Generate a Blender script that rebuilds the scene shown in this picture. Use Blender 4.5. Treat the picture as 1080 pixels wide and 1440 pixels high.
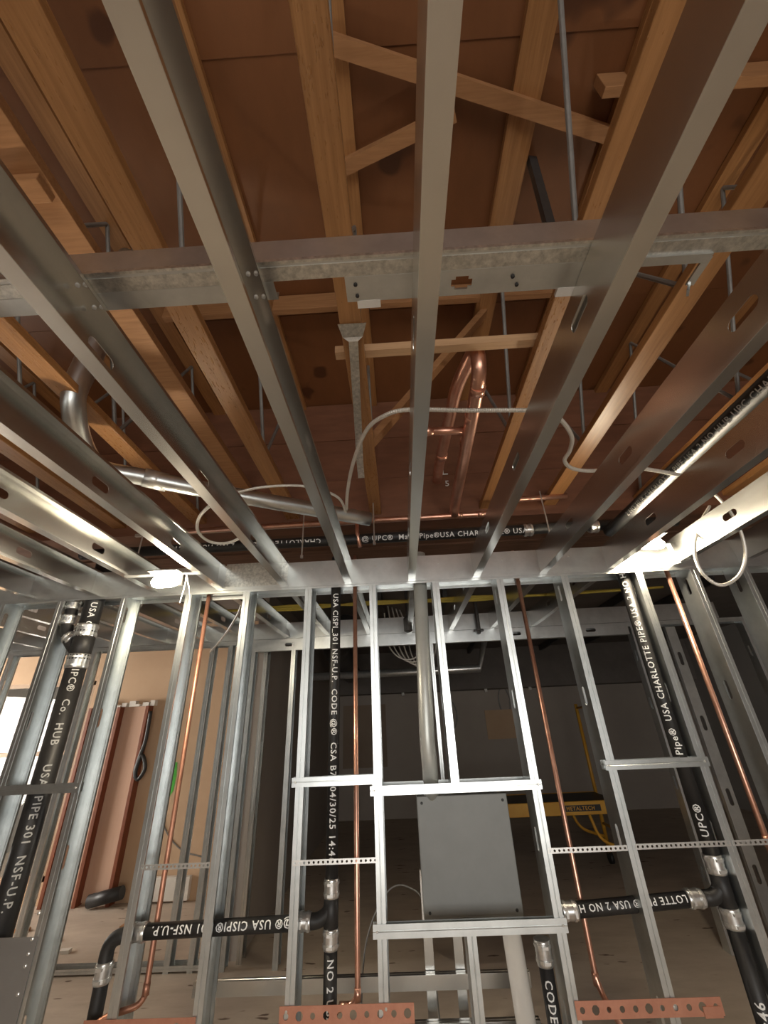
import bpy, bmesh, math, random
from mathutils import Vector, Matrix
random.seed(7)
for o in list(bpy.data.objects): bpy.data.objects.remove(o)
S = bpy.context.scene
COL = S.collection

# ------------------------------------------------------------------ camera
def make_camera():
    yaw, pitch, roll = -.02172, .47692, -.04415
    fwd = Vector((math.sin(yaw)*math.cos(pitch), math.cos(yaw)*math.cos(pitch), math.sin(pitch)))
    rt = Vector((math.cos(yaw), -math.sin(yaw), 0)); up = rt.cross(fwd)
    r = math.cos(roll)*rt + math.sin(roll)*up; u = -math.sin(roll)*rt + math.cos(roll)*up
    cd = bpy.data.cameras.new('camera'); c = bpy.data.objects.new('camera', cd); COL.objects.link(c)
    m = Matrix((r, u, -fwd)).transposed().to_4x4(); m.translation = Vector((0, 0, 1.6))
    c.matrix_world = m
    cd.sensor_fit = 'HORIZONTAL'; cd.sensor_width = 36; cd.lens = 36*577.9/1080; cd.clip_start = .02
    S.camera = c
make_camera()

# ------------------------------------------------------------------ world, daylight, exposure
W = bpy.data.worlds.new('world'); S.world = W; W.use_nodes = True
bg = W.node_tree.nodes['Background']; bg.inputs[0].default_value = (1, .95, .86, 1); bg.inputs[1].default_value = 1.6
S.view_settings.view_transform = 'Standard'; S.view_settings.look = 'None'
S.view_settings.exposure = 0.4; S.view_settings.gamma = 1; S.view_settings.use_curve_mapping = False
def area(name, loc, target, sx, sy, power, col):
    l = bpy.data.lights.new(name, 'AREA'); l.shape = 'RECTANGLE'; l.size = sx; l.size_y = sy
    l.energy = power; l.color = col
    o = bpy.data.objects.new(name, l); COL.objects.link(o); o.location = loc
    o.rotation_euler = (Vector(target)-Vector(loc)).to_track_quat('-Z', 'Y').to_euler()
# daylight through the wide entrance behind the camera, and through an unseen window added to the daylit room
area('entrance_opening_offscreen', (.6, -4.12, 1.25), (.6, 2.6, 1.0), 3.8, 2.3, 95, (1, .98, .95))
area('window_left_offscreen', (-6.5, 4.35, 1.45), (-3, 4.8, 1.2), 1.75, 1.6, 120, (1, .93, .84))

# ------------------------------------------------------------------ materials
MATS = {}
def mat(name, base, rough=.5, metal=0., var=None, scale=8., stretch=(1, 1, 1), bump=0., emit=None, var_amt=1., fleck=None, spec=.5):
    m = bpy.data.materials.new(name); m.use_nodes = True; nt = m.node_tree; n = nt.nodes; l = nt.links
    p = n['Principled BSDF']; p.inputs['Base Color'].default_value = (*base, 1)
    p.inputs['Roughness'].default_value = rough; p.inputs['Metallic'].default_value = metal
    p.inputs['Specular IOR Level'].default_value = spec
    if emit:
        p.inputs['Emission Color'].default_value = (*emit[0], 1); p.inputs['Emission Strength'].default_value = emit[1]
    gloss = None
    if var or bump:
        tc = n.new('ShaderNodeTexCoord'); mp = n.new('ShaderNodeMapping'); mp.inputs['Scale'].default_value = stretch
        oi = n.new('ShaderNodeObjectInfo'); ad = n.new('ShaderNodeVectorMath'); ad.operation = 'MULTIPLY_ADD'
        ad.inputs[1].default_value = (9, 7, 5)
        l.new(oi.outputs['Random'], ad.inputs[0]); l.new(tc.outputs['Object'], ad.inputs[2])
        l.new(ad.outputs[0], mp.inputs['Vector'])
        nz = n.new('ShaderNodeTexNoise'); nz.inputs['Scale'].default_value = scale; nz.inputs['Detail'].default_value = 7
        nz.inputs['Roughness'].default_value = .65
        l.new(mp.outputs[0], nz.inputs['Vector'])
        if var:
            r = n.new('ShaderNodeValToRGB'); r.color_ramp.elements[0].position = .5-.22*var_amt; r.color_ramp.elements[1].position = .5+.22*var_amt
            r.color_ramp.elements[0].color = (*base, 1); r.color_ramp.elements[1].color = (*var, 1)
            l.new(nz.outputs['Fac'], r.inputs[0]); out = r.outputs[0]
            if fleck:
                n2 = n.new('ShaderNodeTexNoise'); n2.inputs['Scale'].default_value = fleck[1]; n2.inputs['Detail'].default_value = 2
                m2 = n.new('ShaderNodeMapping'); m2.inputs['Scale'].default_value = fleck[2]
                l.new(ad.outputs[0], m2.inputs['Vector']); l.new(m2.outputs[0], n2.inputs['Vector'])
                n3 = n.new('ShaderNodeTexNoise'); n3.inputs['Scale'].default_value = 2.2; l.new(ad.outputs[0], n3.inputs['Vector'])
                mu = n.new('ShaderNodeMath'); mu.operation = 'MULTIPLY_ADD'; mu.inputs[1].default_value = .32
                l.new(n3.outputs['Fac'], mu.inputs[0]); l.new(n2.outputs['Fac'], mu.inputs[2])
                r2 = n.new('ShaderNodeValToRGB'); r2.color_ramp.elements[0].position = fleck[3]; r2.color_ramp.elements[1].position = fleck[3]+.05
                l.new(mu.outputs[0], r2.inputs[0])
                if fleck[0] is None:      # glossy pitch drops: smoother and raised, same colour
                    mr = n.new('ShaderNodeMapRange'); mr.inputs['To Min'].default_value = rough; mr.inputs['To Max'].default_value = .12
                    l.new(r2.outputs[0], mr.inputs['Value']); l.new(mr.outputs[0], p.inputs['Roughness']); gloss = r2.outputs[0]
                else:
                    mx = n.new('ShaderNodeMixRGB'); mx.inputs[2].default_value = (*fleck[0], 1)
                    l.new(r2.outputs[0], mx.inputs[0]); l.new(out, mx.inputs[1]); out = mx.outputs[0]
            l.new(out, p.inputs['Base Color'])
        if bump:
            b = n.new('ShaderNodeBump'); b.inputs['Strength'].default_value = bump; b.inputs['Distance'].default_value = .01
            l.new(nz.outputs['Fac'], b.inputs['Height']); nrm = b.outputs[0]
            if gloss:
                b2 = n.new('ShaderNodeBump'); b2.inputs['Strength'].default_value = .6; b2.inputs['Distance'].default_value = .003
                l.new(gloss, b2.inputs['Height']); l.new(nrm, b2.inputs['Normal']); nrm = b2.outputs[0]
            l.new(nrm, p.inputs['Normal'])
    MATS[name] = m; return m
mat('galvanized', (.58, .61, .61), .32, .95, (.75, .78, .78), 9, (1, 1, 1), .03)
mat('galvanized_joist', (.66, .66, .64), .27, 1.0, (.76, .76, .73), 5, (1, 1, 1), .02)
mat('galvanized_spangle', (.42, .44, .43), .3, .95, (.9, .9, .86), 60, (1, 1, 1), .06)
mat('grey_panel', (.215, .22, .21), .5, .1, (.25, .255, .245), 4)
mat('conduit_steel', (.52, .54, .51), .4, .45, (.64, .65, .62), 7)
mat('plate_steel', (.26, .25, .24), .45, .6, (.32, .31, .3), 3)
mat('zinc_fitting', (.66, .66, .64), .3, .8, (.82, .82, .8), 30)
mat('stainless', (.55, .55, .54), .28, .85, (.85, .85, .84), 35)
mat('copper', (.66, .33, .23), .32, .9, (.84, .50, .38), 12, (1, 1, 1), .02)
mat('copper_dull', (.48, .22, .14), .45, .75, (.62, .32, .22), 14)
mat('copper_strip', (.46, .20, .13), .5, .5, (.56, .27, .18), 20)
mat('cast_iron', (.012, .012, .013), .5, .0, (.03, .028, .026), 14, (1, 1, 1), .05)
mat('rubber', (.015, .015, .016), .6, 0, (.03, .03, .03), 8)
mat('print_white', (.78, .78, .76), .6, 0, (.9, .9, .88), 120)
mat('print_grey', (.32, .31, .29), .6, 0, (.6, .6, .58), 160)
mat('chord_wood', (.28, .125, .042), .45, 0, (.44, .215, .08), 3, (26, 1.1, 26), .08, fleck=(None, 170, (1, .2, 1), .80))
mat('chord_wood_plain', (.28, .125, .042), .45, 0, (.44, .215, .08), 3, (26, 1.1, 26), .08)
mat('pale_wood', (.46, .27, .14), .6, 0, (.60, .38, .21), 3, (1.2, 22, 22), .06)
mat('block_wood', (.30, .14, .055), .6, 0, (.44, .22, .095), 3, (1.4, 22, 22), .06)
mat('deck_plywood', (.16, .060, .020), .5, 0, (.22, .085, .030), 1.6, (2.2, .8, 1), .03, fleck=((.09, .03, .01), 3.2, (1, 1, 1), .83))
mat('plank_wood', (.13, .062, .035), .75, 0, (.25, .13, .08), 3, (1, 16, 16), .15)
mat('beam_wood', (.17, .068, .035), .6, 0, (.25, .105, .055), 2.5, (1, 3, 5), .06)
mat('red_stud', (.15, .038, .014), .5, 0, (.25, .072, .03), 4, (14, 14, 1), .05)
mat('drywall_tan', (.50, .335, .21), .8, 0, (.57, .40, .26), 1.2)
mat('drywall_pink', (.55, .35, .25), .7, 0, (.62, .42, .31), 2, (6, 6, .6))
mat('drywall_grey', (.36, .31, .27), .85, 0, (.42, .37, .32), .9)
mat('drywall_patch', (.26, .19, .14), .85, 0, (.31, .24, .18), 2)
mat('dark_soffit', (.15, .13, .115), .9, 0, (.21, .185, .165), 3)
mat('room_paint', (.30, .28, .255), .9, 0, (.36, .335, .305), 1)
mat('concrete', (.42, .34, .27), .85, 0, (.56, .47, .38), 2.2, (1, 2.5, 1), .1, fleck=((.13, .085, .06), 6, (1, 3, 1), .86))
mat('mc_cable', (.66, .62, .55), .4, .35, (.8, .77, .7), 30)
mat('white_cord', (.75, .73, .68), .55, 0, (.82, .8, .76), 6)
mat('grey_wire', (.2, .19, .18), .5, .3, (.3, .29, .27), 10)
mat('yellow_cable', (.55, .43, .06), .5, 0, (.65, .53, .1), 9)
mat('scaffold_yellow', (.62, .30, .025), .45, 0, (.70, .38, .05), 4)
mat('black_plastic', (.014, .013, .013), .45, 0, (.03, .03, .03), 6)
mat('green_paint', (.06, .42, .04), .6, 0, (.10, .52, .07), 9)
mat('glass', (.9, .93, .93), .03)
MATS['glass'].node_tree.nodes['Principled BSDF'].inputs['Transmission Weight'].default_value = 1
mat('window_frame', (.36, .24, .15), .5, 0, (.42, .29, .19), 5)
mat('white_scrap', (.62, .58, .52), .7, 0, (.7, .66, .6), 5)
mat('lamp_led', (1, 1, 1), .5, 0, emit=((1, .86, .64), 420))
mat('dark_fitting', (.05, .048, .045), .5, .4, (.09, .085, .08), 12)

# ------------------------------------------------------------------ object helpers
def tag(o, label, cat, group=None):
    o['label'] = label; o['category'] = cat
    if group: o['group'] = group
    return o
def structure(o, label=None):
    o['kind'] = 'structure'
    if label: o['label'] = label
    return o
def empty(name, loc):
    o = bpy.data.objects.new(name, None); o.empty_display_size = .05; o.location = loc; COL.objects.link(o); return o
def world_loc(o):
    v = Vector(o.location)
    while o.parent: o = o.parent; v += Vector(o.location)
    return v
def mesh_obj(name, verts, faces, material, parent=None, smooth=False, solid=0., bevel=0.):
    """verts in world space; a top-level mesh gets its origin at its base centre"""
    xs, ys, zs = zip(*verts)
    org = Vector(((min(xs)+max(xs))/2, (min(ys)+max(ys))/2, min(zs)))
    me = bpy.data.meshes.new(name); me.from_pydata([tuple(Vector(v)-org) for v in verts], [], faces)
    bm = bmesh.new(); bm.from_mesh(me); bmesh.ops.recalc_face_normals(bm, faces=bm.faces); bm.to_mesh(me); bm.free()
    me.materials.append(MATS[material])
    if smooth:
        for p in me.polygons: p.use_smooth = True
    o = bpy.data.objects.new(name, me); COL.objects.link(o)
    if parent is not None:
        o.parent = parent; o.location = org - world_loc(parent)
    else: o.location = org
    if solid:
        s = o.modifiers.new('sheet', 'SOLIDIFY'); s.thickness = solid; s.offset = 0
    if bevel:
        b = o.modifiers.new('edge', 'BEVEL'); b.width = bevel; b.segments = 2; b.limit_method = 'ANGLE'
    return o
def V(*a): return Vector(a)
class MB:
    def __init__(s): s.v = []; s.f = []
    def add(s, vs, fs):
        k = len(s.v); s.v += [tuple(x) for x in vs]; s.f += [tuple(i+k for i in f) for f in fs]; return s
    def box(s, a, b):
        x0, y0, z0 = a; x1, y1, z1 = b
        return s.add([(x0,y0,z0),(x1,y0,z0),(x1,y1,z0),(x0,y1,z0),(x0,y0,z1),(x1,y0,z1),(x1,y1,z1),(x0,y1,z1)],
                     [(0,3,2,1),(4,5,6,7),(0,1,5,4),(1,2,6,5),(2,3,7,6),(3,0,4,7)])
    def bar(s, p, q, w, h, up=(0,0,1)):
        """rectangular bar from p to q, w wide and h high"""
        p = V(*p); q = V(*q); d = (q-p).normalized(); u = V(*up); sd = d.cross(u).normalized(); u = sd.cross(d).normalized()
        c = [sd*(w/2)+u*(h/2), sd*(-w/2)+u*(h/2), sd*(-w/2)-u*(h/2), sd*(w/2)-u*(h/2)]
        return s.add([p+k for k in c]+[q+k for k in c], [(0,1,2,3),(7,6,5,4),(0,4,5,1),(1,5,6,2),(2,6,7,3),(3,7,4,0)])
    def tube(s, pts, r, seg=14, caps=True):
        pts = [V(*p) for p in pts]; n = len(pts); rr = r if isinstance(r, (list, tuple)) else [r]*n
        t0 = (pts[1]-pts[0]).normalized(); u = t0.orthogonal().normalized(); vs = []
        for i in range(n):
            t = (pts[min(i+1, n-1)]-pts[max(i-1, 0)]).normalized()
            u = (u-t*u.dot(t)).normalized(); w = t.cross(u)
            for k in range(seg):
                a = 2*math.pi*k/seg; vs.append(pts[i]+(u*math.cos(a)+w*math.sin(a))*rr[i])
        fs = [(i*seg+k, i*seg+(k+1) % seg, (i+1)*seg+(k+1) % seg, (i+1)*seg+k) for i in range(n-1) for k in range(seg)]
        if caps: fs += [tuple(range(seg))[::-1], tuple(range((n-1)*seg, n*seg))]
        return s.add(vs, fs)
    def obj(s, name, material, parent=None, **k): return mesh_obj(name, s.v, s.f, material, parent, **k)
def auto_smooth(o):
    """round sides smooth, end caps flat"""
    for p in o.data.polygons: p.use_smooth = len(p.vertices) == 4
    return o
def fillet(pts, r, n=7):
    pts = [V(*p) for p in pts]; out = [pts[0]]
    for i in range(1, len(pts)-1):
        a, b, c = pts[i-1], pts[i], pts[i+1]
        d1 = (a-b); d2 = (c-b); rr = min(r, d1.length*.48, d2.length*.48)
        p1 = b+d1.normalized()*rr; p2 = b+d2.normalized()*rr
        for k in range(n+1):
            t = k/n; out.append(p1*(1-t)**2+b*2*t*(1-t)+p2*t*t)
    out.append(pts[-1]); return out
def spline(pts, n=9):
    P = [V(*p) for p in pts]; P = [P[0]*2-P[1]]+P+[P[-1]*2-P[-2]]; out = []
    for i in range(1, len(P)-2):
        for k in range(n):
            t = k/n; a, b, c, d = P[i-1:i+3]
            out.append(.5*((2*b)+(c-a)*t+(2*a-5*b+4*c-d)*t*t+(3*b-3*c+d-a)*t**3))
    out.append(P[-2]); return out
def arc_cable(name, pts, r, material, ribbed=False, parent=None, seg=8):
    path = spline(pts, 9)
    if ribbed:
        L = [0]
        for a, b in zip(path, path[1:]): L.append(L[-1]+(b-a).length)
        N = int(L[-1]/.0045); q = []; j = 0
        for i in range(N+1):
            d = L[-1]*i/N
            while j < len(L)-2 and L[j+1] < d: j += 1
            f = (d-L[j])/max(1e-9, L[j+1]-L[j]); q.append(path[j].lerp(path[j+1], f))
        m = MB().tube(q, [r*(1.0 if i % 2 else .84) for i in range(len(q))], seg)
    else: m = MB().tube(path, r, seg)
    return m.obj(name, material, parent, smooth=not ribbed)

def hole_ring(mb, P, a0, a1, b0, b1, c, ha, hb, n=16, round_=True):
    """rectangle a0..a1 x b0..b1 with a slot (half sizes ha, hb) cut at c; P maps (a,b) to a point"""
    inner = []; outer = []
    for k in range(n):
        t = 2*math.pi*(k+.5)/n; x, y = math.cos(t), math.sin(t)
        rr = min(ha, hb); sx = (ha-rr)*(1 if x > 0 else -1); sy = (hb-rr)*(1 if y > 0 else -1)
        inner.append((c[0]+sx+rr*x, c[1]+sy+rr*y))
        m = max(abs(x), abs(y)); ox, oy = x/m, y/m
        outer.append((c[0]+(ox*(a1-c[0]) if ox > 0 else -ox*(a0-c[0])), c[1]+(oy*(b1-c[1]) if oy > 0 else -oy*(b0-c[1]))))
    # corners of the rectangle
    vs = [P(*p) for p in inner]+[P(*p) for p in outer]
    fs = [(k, (k+1) % n, n+(k+1) % n, n+k) for k in range(n)]
    cs = [(a0, b0), (a1, b0), (a1, b1), (a0, b1)]
    for cx, cy in cs:
        best = None
        for k in range(n):
            p, q = outer[k], outer[(k+1) % n]
            e = abs(p[0]-cx)+abs(p[1]-cy)+abs(q[0]-cx)+abs(q[1]-cy)
            if best is None or e < best[0]: best = (e, k)
        k = best[1]; vs.append(P(cx, cy)); fs.append((n+k, n+(k+1) % n, len(vs)-1))
    mb.add(vs, fs)
def channel(name, p0, p1, web, flange, depth=.152, width=.041, lip=.012, slots=(), material='galvanized', parent=None, slot=(.05, .019), t=.0016, groove=True):
    """folded C section: web from p0 along `web` for depth, both flanges turned towards `flange`"""
    p0 = V(*p0); p1 = V(*p1); w = V(*web).normalized(); f = V(*flange).normalized(); L = (p1-p0).length; l = (p1-p0)/L
    mb = MB(); P = lambda a, b: p0+l*a+w*b
    cuts = [s for s in sorted(slots) if .1 < s < L-.1]; prev = 0
    for s in cuts:
        a0, a1 = s-.075, s+.075
        if a0 > prev: mb.add([P(prev, 0), P(a0, 0), P(a0, depth), P(prev, depth)], [(0, 1, 2, 3)])
        hole_ring(mb, P, a0, a1, 0, depth, (s, depth/2), slot[0], slot[1]); prev = a1
    mb.add([P(prev, 0), P(L, 0), P(L, depth), P(prev, depth)], [(0, 1, 2, 3)])
    for b, sgn in ((0, 1), (depth, -1)):
        a, c = p0+w*b, p1+w*b
        # a shallow stiffening groove runs along each flange
        offs = [(0, 0), (width*.44, 0), (width*.48, .0018), (width*.54, .0018), (width*.58, 0), (width, 0)]
        if not groove: offs = [(0, 0), (width, 0)]
        if lip: offs.append((width, lip))
        for (x0, y0), (x1, y1) in zip(offs, offs[1:]):
            mb.add([a+f*x0+w*(sgn*y0), c+f*x0+w*(sgn*y0), c+f*x1+w*(sgn*y1), a+f*x1+w*(sgn*y1)], [(0, 1, 2, 3)])
    return mb.obj(name, material, parent, solid=t)
def screws(parent, pts, normal, r=.0055, material='zinc_fitting', name='screw'):
    n = V(*normal).normalized()
    for p in pts:
        p = V(*p); MB().tube([p-n*.001, p+n*.0025, p+n*.004], [r, r, r*.55], 8).obj(name, material, parent)

GLYPH = {}
def text_mesh(txt, size):
    cu = bpy.data.curves.new('lettering', 'FONT'); cu.body = txt; cu.size = size; cu.resolution_u = 2; cu.space_character = 1.15; cu.offset = size*.014
    ob = bpy.data.objects.new('lettering', cu); COL.objects.link(ob)
    bpy.context.view_layer.update()
    me = bpy.data.meshes.new_from_object(ob.evaluated_get(bpy.context.evaluated_depsgraph_get()))
    bpy.data.objects.remove(ob); bpy.data.curves.remove(cu); return me
def lettering(parent, txt, start, along, facing, r, size=.03, material='print_white', flat=False, name='lettering'):
    """printed text wrapped on a pipe whose axis passes through `start`; reads along `along`, centred on the side `facing`"""
    me = text_mesh(txt, size); bm = bmesh.new(); bm.from_mesh(me); bpy.data.meshes.remove(me)
    h = size*.68
    if not flat:
        for k in range(1, 6):
            bmesh.ops.bisect_plane(bm, geom=bm.verts[:]+bm.edges[:]+bm.faces[:], plane_co=(0, h*k/6, 0), plane_no=(0, 1, 0))
    a = V(*along).normalized(); n = V(*facing); n = (n-a*n.dot(a)).normalized(); up = n.cross(a); s = V(*start)
    vs = []
    for v in bm.verts:
        if flat: vs.append(s+a*v.co.x+up*v.co.y+n*r)
        else:
            th = (v.co.y-h/2)/r; vs.append(s+a*v.co.x+(n*math.cos(th)+up*math.sin(th))*(r+.0009))
    bm.verts.index_update(); fs = [tuple(v.index for v in f.verts) for f in bm.faces]; bm.free()
    if not fs: return
    o = mesh_obj(name, [tuple(v) for v in vs], fs, material, parent); o['kind'] = 'stuff'; return o
def coupling(parent, c, d, r, L=.075, material='stainless'):
    """no-hub shield coupling with two worm-drive bands"""
    c = V(*c); d = V(*d).normalized(); m = MB(); n = 9
    m.tube([c+d*(L*(i/n-.5)) for i in range(n+1)], [r+.004+(.0012 if i % 2 else 0) for i in range(n+1)], 18)
    o = auto_smooth(m.obj('coupling', material, parent))
    side = V(0, -1, 0); side = (side-d*side.dot(d)).normalized()
    for k in (-.28, .28):
        q = c+d*(L*k); b = MB().tube([q-d*.006, q+d*.006], r+.008, 18)
        b.bar(q+side*(r+.010)-d.cross(side)*.014, q+side*(r+.010)+d.cross(side)*.014, .011, .011, tuple(side))
        b.obj('clamp_band', 'zinc_fitting', o)
    return o

# ================================================================== setting
JZ, JT = 2.42, 2.572            # underside and top of the ceiling joists
WY, WD = 2.54, .15              # front of the stud wall, stud depth
fl = MB().box((-6.6, -4.2, -.1), (6.1, 9.9, 0)).obj('floor', 'concrete'); structure(fl, 'dusty bare concrete floor')
def wall(name, boxes, material, label):
    m = MB()
    for a, b in boxes: m.box(a, b)
    return structure(m.obj(name, material), label)
wall('wall_left', [((-6.6, -4.2, 0), (-6.5, 3.4, 4.2)), ((-6.6, 5.3, 0), (-6.5, 9.9, 4.2)), ((-6.6, 3.4, 0), (-6.5, 5.3, .6)), ((-6.6, 3.4, 2.3), (-6.5, 5.3, 4.2))], 'room_paint', 'plain wall at the end of the daylit room')
wall('wall_right', [((6.0, -4.2, 0), (6.1, 9.9, 4.2))], 'room_paint', 'plain wall of the unlit side')
wall('wall_front', [((-6.5, -4.2, 0), (-1.4, -4.1, 4.2)), ((2.6, -4.2, 0), (6.0, -4.1, 4.2)), ((-1.4, -4.2, 2.5), (2.6, -4.1, 4.2))], 'room_paint', 'plain wall with wide entrance opening')
wall('wall_tan', [((-6.5, 5.75, 0), (-5.62, 5.85, 4.2)), ((-4.06, 5.75, 0), (-1.5, 5.85, 4.2)), ((-5.62, 5.75, 0), (-4.06, 5.85, .2)), ((-5.62, 5.75, 2.27), (-4.06, 5.85, 4.2))], 'drywall_tan', 'tan drywall lit by daylight with a green paint streak')
wall('wall_partition', [((-1.5, 4.42, 0), (-1.4, 9.6, 3.0))], 'drywall_grey', 'grey drywall side wall of the dim back room')
wall('wall_back', [((-1.4, 9.6, 0), (6.0, 9.7, 3.0))], 'drywall_grey', 'grey drywall at the back of the dim room')
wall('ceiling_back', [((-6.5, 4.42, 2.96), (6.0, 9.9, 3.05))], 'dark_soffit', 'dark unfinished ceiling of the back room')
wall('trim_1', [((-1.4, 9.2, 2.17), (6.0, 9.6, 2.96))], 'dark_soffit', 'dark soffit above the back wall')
# windows
def window(n, x0, x1, z0, z1, y):
    w = structure(empty('window_%d' % n, ((x0+x1)/2, y, z0)), 'bright window in the tan wall')
    for a, b in (((x0, y, z0), (x0+.05, y+.08, z1)), ((x1-.05, y, z0), (x1, y+.08, z1)), ((x0, y, z0), (x1, y+.08, z0+.05)), ((x0, y, z1-.05), (x1, y+.08, z1)), ((x0, y+.01, 1.42), (x1, y+.07, 1.47))):
        MB().box(a, b).obj('window_frame', 'window_frame', w)
    for a, b in ((z0+.05, 1.42), (1.47, z1-.05)):
        MB().box((x0+.05, y+.035, a), (x1-.05, y+.041, b)).obj('pane', 'glass', w)
window(1, -5.62, -4.06, .2, 2.27, 5.76)
w2 = structure(empty('window_2', (-6.55, 4.35, .6)), 'unseen window added in the end wall')  # unseen window, added so daylight falls on the tan wall
for a, b in (((-6.59, 3.4, .6), (-6.51, 3.45, 2.3)), ((-6.59, 5.25, .6), (-6.51, 5.3, 2.3)), ((-6.59, 3.4, .6), (-6.51, 5.3, .65)), ((-6.59, 3.4, 2.25), (-6.51, 5.3, 2.3))):
    MB().box(a, b).obj('window_frame', 'window_frame', w2)
MB().box((-6.56, 3.45, .65), (-6.55, 5.25, 2.25)).obj('pane', 'glass', w2)
# plywood roof deck, sheet by sheet
deck = structure(empty('ceiling', (0, 0, 4.1)), 'brown plywood roof deck seen from below')
sheet = None
for i in range(6):
    for j in range(6):
        x0 = -6.95+2.4405*i+(1.22 if j % 2 else 0); y0 = -4.25+1.2205*j
        dz = .0025*((i*3+j*5) % 3)
        if sheet is None:
            sheet = MB().box((x0, y0, 4.1), (x0+2.439, y0+1.219, 4.118)).obj('plywood_sheet', 'deck_plywood', deck); base = Vector(sheet.location)-Vector((x0, y0, 0))
        else:
            c = sheet.copy(); COL.objects.link(c); c.location = Vector((x0, y0, dz))+base
MB().box((-6.6, -4.2, 4.13), (6.1, 3.2, 4.2)).obj('roof_backing', 'dark_soffit', deck)
# plank ceiling over the bay behind the stud wall
pc = structure(empty('ceiling_planks', (0, 3.6, 2.97)), 'rough brown plank ceiling above the pipes')
for k in range(11):
    y0 = 2.90+.141*k
    MB().box((-6.5, y0, 2.97+.006*(k % 3)), (6.0, y0+.132, 3.0)).obj('plank', 'plank_wood', pc)
MB().box((-6.5, 2.88, 3.0), (6.0, 4.46, 3.05)).obj('backing', 'dark_soffit', pc)
# bearing beam of glued layers carrying the trusses
bb = tag(empty('bearing_beam', (0, 2.8, 2.93)), 'dark brown wooden beam carrying the truss ends above the pipes', 'beam')
for k in range(3):
    z0 = 2.93+.39*k
    MB().box((-6.5, 2.745+.003*(k % 2), z0), (6.0, 2.885, z0+.386)).obj('beam_layer', 'beam_wood', bb)

lettering(bb, 'L', (0.402, 2.735, 3.310), (1, 0, 0), (0, -1, 0), .004, .10, 'print_white', True, 'chalk_mark')
lettering(bb, '5', (0.419, 2.735, 3.206), (1, 0, 0), (0, -1, 0), .004, .07, 'print_white', True, 'chalk_mark')
# ================================================================== roof trusses
def truss(X, w, label, group=None, material='chord_wood', z=3.0, phase=0., wt=None):
    t = tag(empty('roof_truss', (X, .6, z)), label, 'truss', group)
    MB().box((X-w/2, -2.6, z), (X+w/2, 2.75, z+.04)).obj('bottom_chord', material, t, bevel=.003)
    wt = wt or w
    MB().box((X-wt/2, -2.6, 4.06), (X+wt/2, 2.75, 4.1)).obj('top_chord', 'chord_wood_plain', t)
    y = -2.3+phase; k = 0
    while y < 2.4:
        a, b = ((X, y, z+.035), (X, y+.5, 4.065))
        if k % 2: a, b = (X, y, 4.065), (X, y+.5, z+.035)
        MB().tube([a, b], .0105, 8).obj('web_tube', 'grey_wire', t); y += .5; k += 1
    return t
truss(-.122, .085, 'wooden roof truss chord with the flared galvanized strap fixed beneath it', phase=.1)
truss(-.745, .10, 'wooden truss chord crossing between the strap hanger and the large silver duct elbow', phase=.3)
truss(-1.455, .10, 'wooden truss chord crossing in front of the bent silver duct elbow', phase=0)
truss(.70, .09, 'wooden truss chord beside the copper pipe loop, pierced cable end meeting it', phase=.2, wt=.13)
truss(1.17, .10, 'plain wooden truss chord above the S-bent white cable', material='chord_wood_plain', phase=.35)
for x, lab in ((-2.07, 'wooden roof truss one bay past the duct elbow toward the windows'), (-2.72, 'wooden roof truss two bays past the duct elbow toward the windows'), (-3.4, 'wooden roof truss three bays past the duct elbow toward the windows'),
               (1.85, 'wooden roof truss over the brightly lit joist'), (2.5, 'wooden roof truss past the brightly lit joist')):
    truss(x, .10, lab, phase=random.random()*.4)
# purlin, blocks and braces
MB().box((-1.16, -2.0, 3.2), (-1.05, 2.72, 3.245)).obj('wood_rail', 'block_wood', None, bevel=.003)
tag(bpy.data.objects['wood_rail'], 'long wooden rail running between two truss chords above the duct', 'rail')
b = MB().box((-1.165, .62, 3.165), (-1.06, .69, 3.201)).obj('scab_block', 'block_wood', None, bevel=.003); tag(b, 'short wood block nailed to the dark wooden rail', 'wood block')
for x0, x1, lab in ((-.69, -.17, 'wood block between trusses beside the flared strap hanger'), (-.07, .63, 'wood block between trusses above the knockout plate'),
                    (-1.40, -.80, 'wood block between trusses behind the screwed joist'), (.77, 1.11, 'wood block between trusses above the hooked bracket')):
    tag(MB().box((x0, 1.70, 3.96), (x1, 1.74, 4.098)).obj('truss_block', 'block_wood', None, bevel=.003), lab, 'wood block')
tag(MB().bar((-.21, 1.28, 3.062), (.70, 1.275, 3.062), .04, .04).obj('pale_batten', 'pale_wood'), 'thin pale batten laid across two truss chords', 'batten')
tag(MB().bar((-0.152, 0.594, 4.040), (1.294, 1.006, 4.040), .062, .04).obj('diagonal_brace', 'block_wood'), 'long pale diagonal brace high under the deck', 'brace')
tag(MB().bar((-0.180, 1.023, 4.040), (0.382, 0.836, 4.040), .06, .04).obj('short_brace', 'block_wood'), 'short wood brace angling off a truss chord below the long diagonal', 'brace')
tag(MB().bar((-.10, 1.9, 3.03), (.70, 1.9, 4.065), .04, .075, (0, 1, 0)).obj('short_brace', 'block_wood'), 'sloping wood brace behind the curving white cable', 'brace')
tag(MB().box((1.0, .76, 3.96), (1.9, .80, 4.098)).obj('truss_block', 'block_wood', None, bevel=.003), 'pale wood block under deck beyond the steel crossing channel', 'wood block')
tag(MB().bar((.72, 1.05, 3.03), (.80, 1.06, 4.105), .03, .04).obj('steel_strut', 'dark_fitting'), 'dark steel strut standing beside the copper pipe loop', 'strut')

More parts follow.
